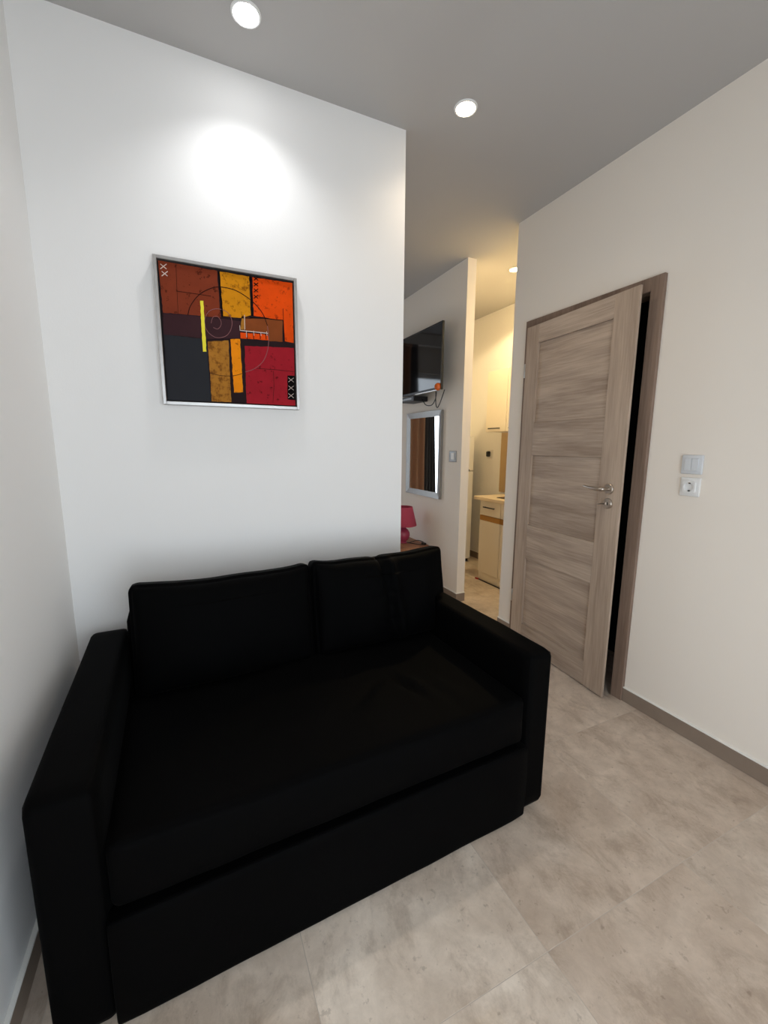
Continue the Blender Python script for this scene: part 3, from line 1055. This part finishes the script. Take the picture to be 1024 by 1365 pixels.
CXF = 2.548
units = [(2.972, 3.268, 'cream base cabinet with drawer and golden strip, next to the fridge'),
         (2.672, 2.968, 'cream base cabinet in the middle of the kitchen run'),
         (2.300, 2.668, 'cream base cabinet at the near end of the kitchen run')]
for y0, y1, lab in units:
    c = thing('base_cabinet', lab, 'cabinet', (2.78, (y0 + y1) / 2, 0), group='kitchen base cabinets')
    obj('body', bm_box(CXF + .020, XK - .002, y0, y1, .085, .792), 'cab', c)
    obj('plinth', bm_box(CXF + .012, CXF + .030, y0, y1, .004, .085), 'cab', c)
    d = obj('drawer', bm_box(CXF, CXF + .019, y0 + .002, y1 - .002, .652, .790, .0015, 1), 'cab', c)
    ym = (y0 + y1) / 2
    obj('handle', bm_join(bm_box(CXF - .024, CXF - .014, ym - .080, ym + .080, .728, .738, .002, 1),
                          bm_box(CXF - .016, CXF, ym - .066, ym - .058, .729, .737), bm_box(CXF - .016, CXF, ym + .058, ym + .066, .729, .737)), 'black', d)
    obj('strip', bm_box(CXF + .001, CXF + .019, y0 + .002, y1 - .002, .600, .648), 'oak_strip', c)
    obj('door', bm_box(CXF, CXF + .019, y0 + .002, y1 - .002, .088, .598, .0015, 1), 'cab', c)
wt = obj('worktop', bm_box(CXF - .022, XK, 2.292, 3.345, .793, .825, .003, 2), 'worktop')
tag(wt, 'pale laminate worktop over the cream base cabinets', 'worktop')
hob = thing('hob', 'black glass hob set on the worktop', 'hob', (2.78, 2.92, .825))
obj('glass', bm_box(2.62, 2.96, 2.66, 3.12, .825, .832, .002, 1), 'screen', hob)
for x, y in ((2.72, 2.80), (2.72, 3.0), (2.87, 2.80), (2.87, 3.0)):
    obj('ring', bm_xform(bm_lathe([(.062, .007), (.066, .0076), (.060, .0076)], 28, cap=False), Matrix.Translation((x, y, .825))), 'plastic_s', hob)
sp = obj('splash_panel', bm_box(XK - .016, XK - .001, 2.30, 3.548, .826, 1.446), 'splash')
tag(sp, 'tan splashback panel between worktop and wall cabinets', 'panel')
UX = 2.705
for y0, y1, lab in ((3.148, 3.436, 'cream wall cabinet with black bar handle nearest the fridge'), (2.856, 3.144, 'second cream wall cabinet from the fridge'),
                    (2.300, 2.852, 'cream wall cabinet at the near end of the kitchen')):
    c = thing('wall_cabinet', lab, 'cabinet', (2.86, (y0 + y1) / 2, 1.447), group='kitchen wall cabinets')
    obj('body', bm_box(UX + .020, XK - .001, y0, y1, 1.447, 2.02), 'cab', c)
    d = obj('door', bm_box(UX, UX + .019, y0 + .002, y1 - .002, 1.447, 2.02, .0015, 1), 'cab', c)
    ym = (y0 + y1) / 2
    obj('handle', bm_join(bm_box(UX - .024, UX - .014, ym - .085, ym + .085, 1.472, 1.482, .002, 1),
                          bm_box(UX - .016, UX, ym - .068, ym - .060, 1.473, 1.481), bm_box(UX - .016, UX, ym + .060, ym + .068, 1.473, 1.481)), 'black', d)
t = thing('kitchen_socket', 'white kitchen socket holding a black plug', 'socket', (XK, 3.74, 1.18))
obj('cover_plate', bm_box(XK - .010, XK, 3.690, 3.785, 1.175, 1.265, .003, 2), 'plastic_w', t)
obj('plug', bm_box(XK - .045, XK - .010, 3.715, 3.760, 1.192, 1.252, .012, 3), 'black', t)
fl = thing('floor_cord', 'black cord with a red end lying along the cabinet plinth', 'cord', (2.54, 3.1, 0))
obj('cord', bm_tube([(2.538, 3.235, .005), (2.542, 3.1, .005), (2.544, 2.9, .005), (2.546, 2.6, .005)], .005, 8), 'black', fl, smooth=True)
obj('red_end', bm_box(2.524, 2.544, 3.232, 3.275, .001, .012, .003, 2), 'red', fl)


# ------------------------------------------------------------------ bedroom curtains (seen in the mirror)
def curtain(name, xa, xb_top, xb_bot, y, mat, label, folds):
    """vertical pleated drape; its free edge runs from xb_top (top) to xb_bot (hem)"""
    t = thing(name, label, 'curtain', ((xa + xb_top) / 2, y, .03), group='bedroom curtains')
    bm = bmesh.new()
    nx, nzz = folds * 10, 14
    grid = {}
    for s in (0, 1):
        for i in range(nx + 1):
            for j in range(nzz + 1):
                f = j / nzz
                xe = xb_bot + (xb_top - xb_bot) * f
                x = xa + (xe - xa) * i / nx
                yy = y + .032 * math.sin(2 * PI * folds * i / nx + .4 * math.sin(3 * f)) + (0.003 if s else 0)
                grid[s, i, j] = bm.verts.new((x, yy, .03 + f * 2.50))
    for s in (0, 1):
        for i in range(nx):
            for j in range(nzz):
                q = [grid[s, i, j], grid[s, i + 1, j], grid[s, i + 1, j + 1], grid[s, i, j + 1]]
                bm.faces.new(q if s == 0 else list(reversed(q)))
    for j in range(nzz):
        for i in (0, nx):
            bm.faces.new((grid[0, i, j], grid[0, i, j + 1], grid[1, i, j + 1], grid[1, i, j]))
    bmesh.ops.recalc_face_normals(bm, faces=bm.faces[:])
    obj('drape', bm, mat, t, smooth=True)
    lo, hi = min(xa, xb_top), max(xa, xb_top)
    obj('heading_tape', bm_box(lo, hi, y - .036, y + .040, 2.53, 2.56), mat, t)
    return t


curtain('curtain', 1.10, 1.015, .895, YB - .12, 'curtain_g', 'charcoal curtain beside the bedroom window, reflected in the mirror', 4)
curtain('curtain', 1.90, 1.10, 1.10, YB - .12, 'curtain_b', 'brown curtain covering the wall by the bedroom window, reflected in the mirror', 8)
curtain('curtain', -.38, .30, .30, YB - .12, 'curtain_b', 'brown curtain at the far side of the bedroom window', 8)
rod = thing('curtain_rail', 'white ceiling curtain rail above the bedroom window', 'curtain rail', (.77, YB - .12, 2.56))
obj('rail', bm_box(-.40, 1.95, YB - .15, YB - .09, 2.56, H, .003, 1), 'pvc', rod)
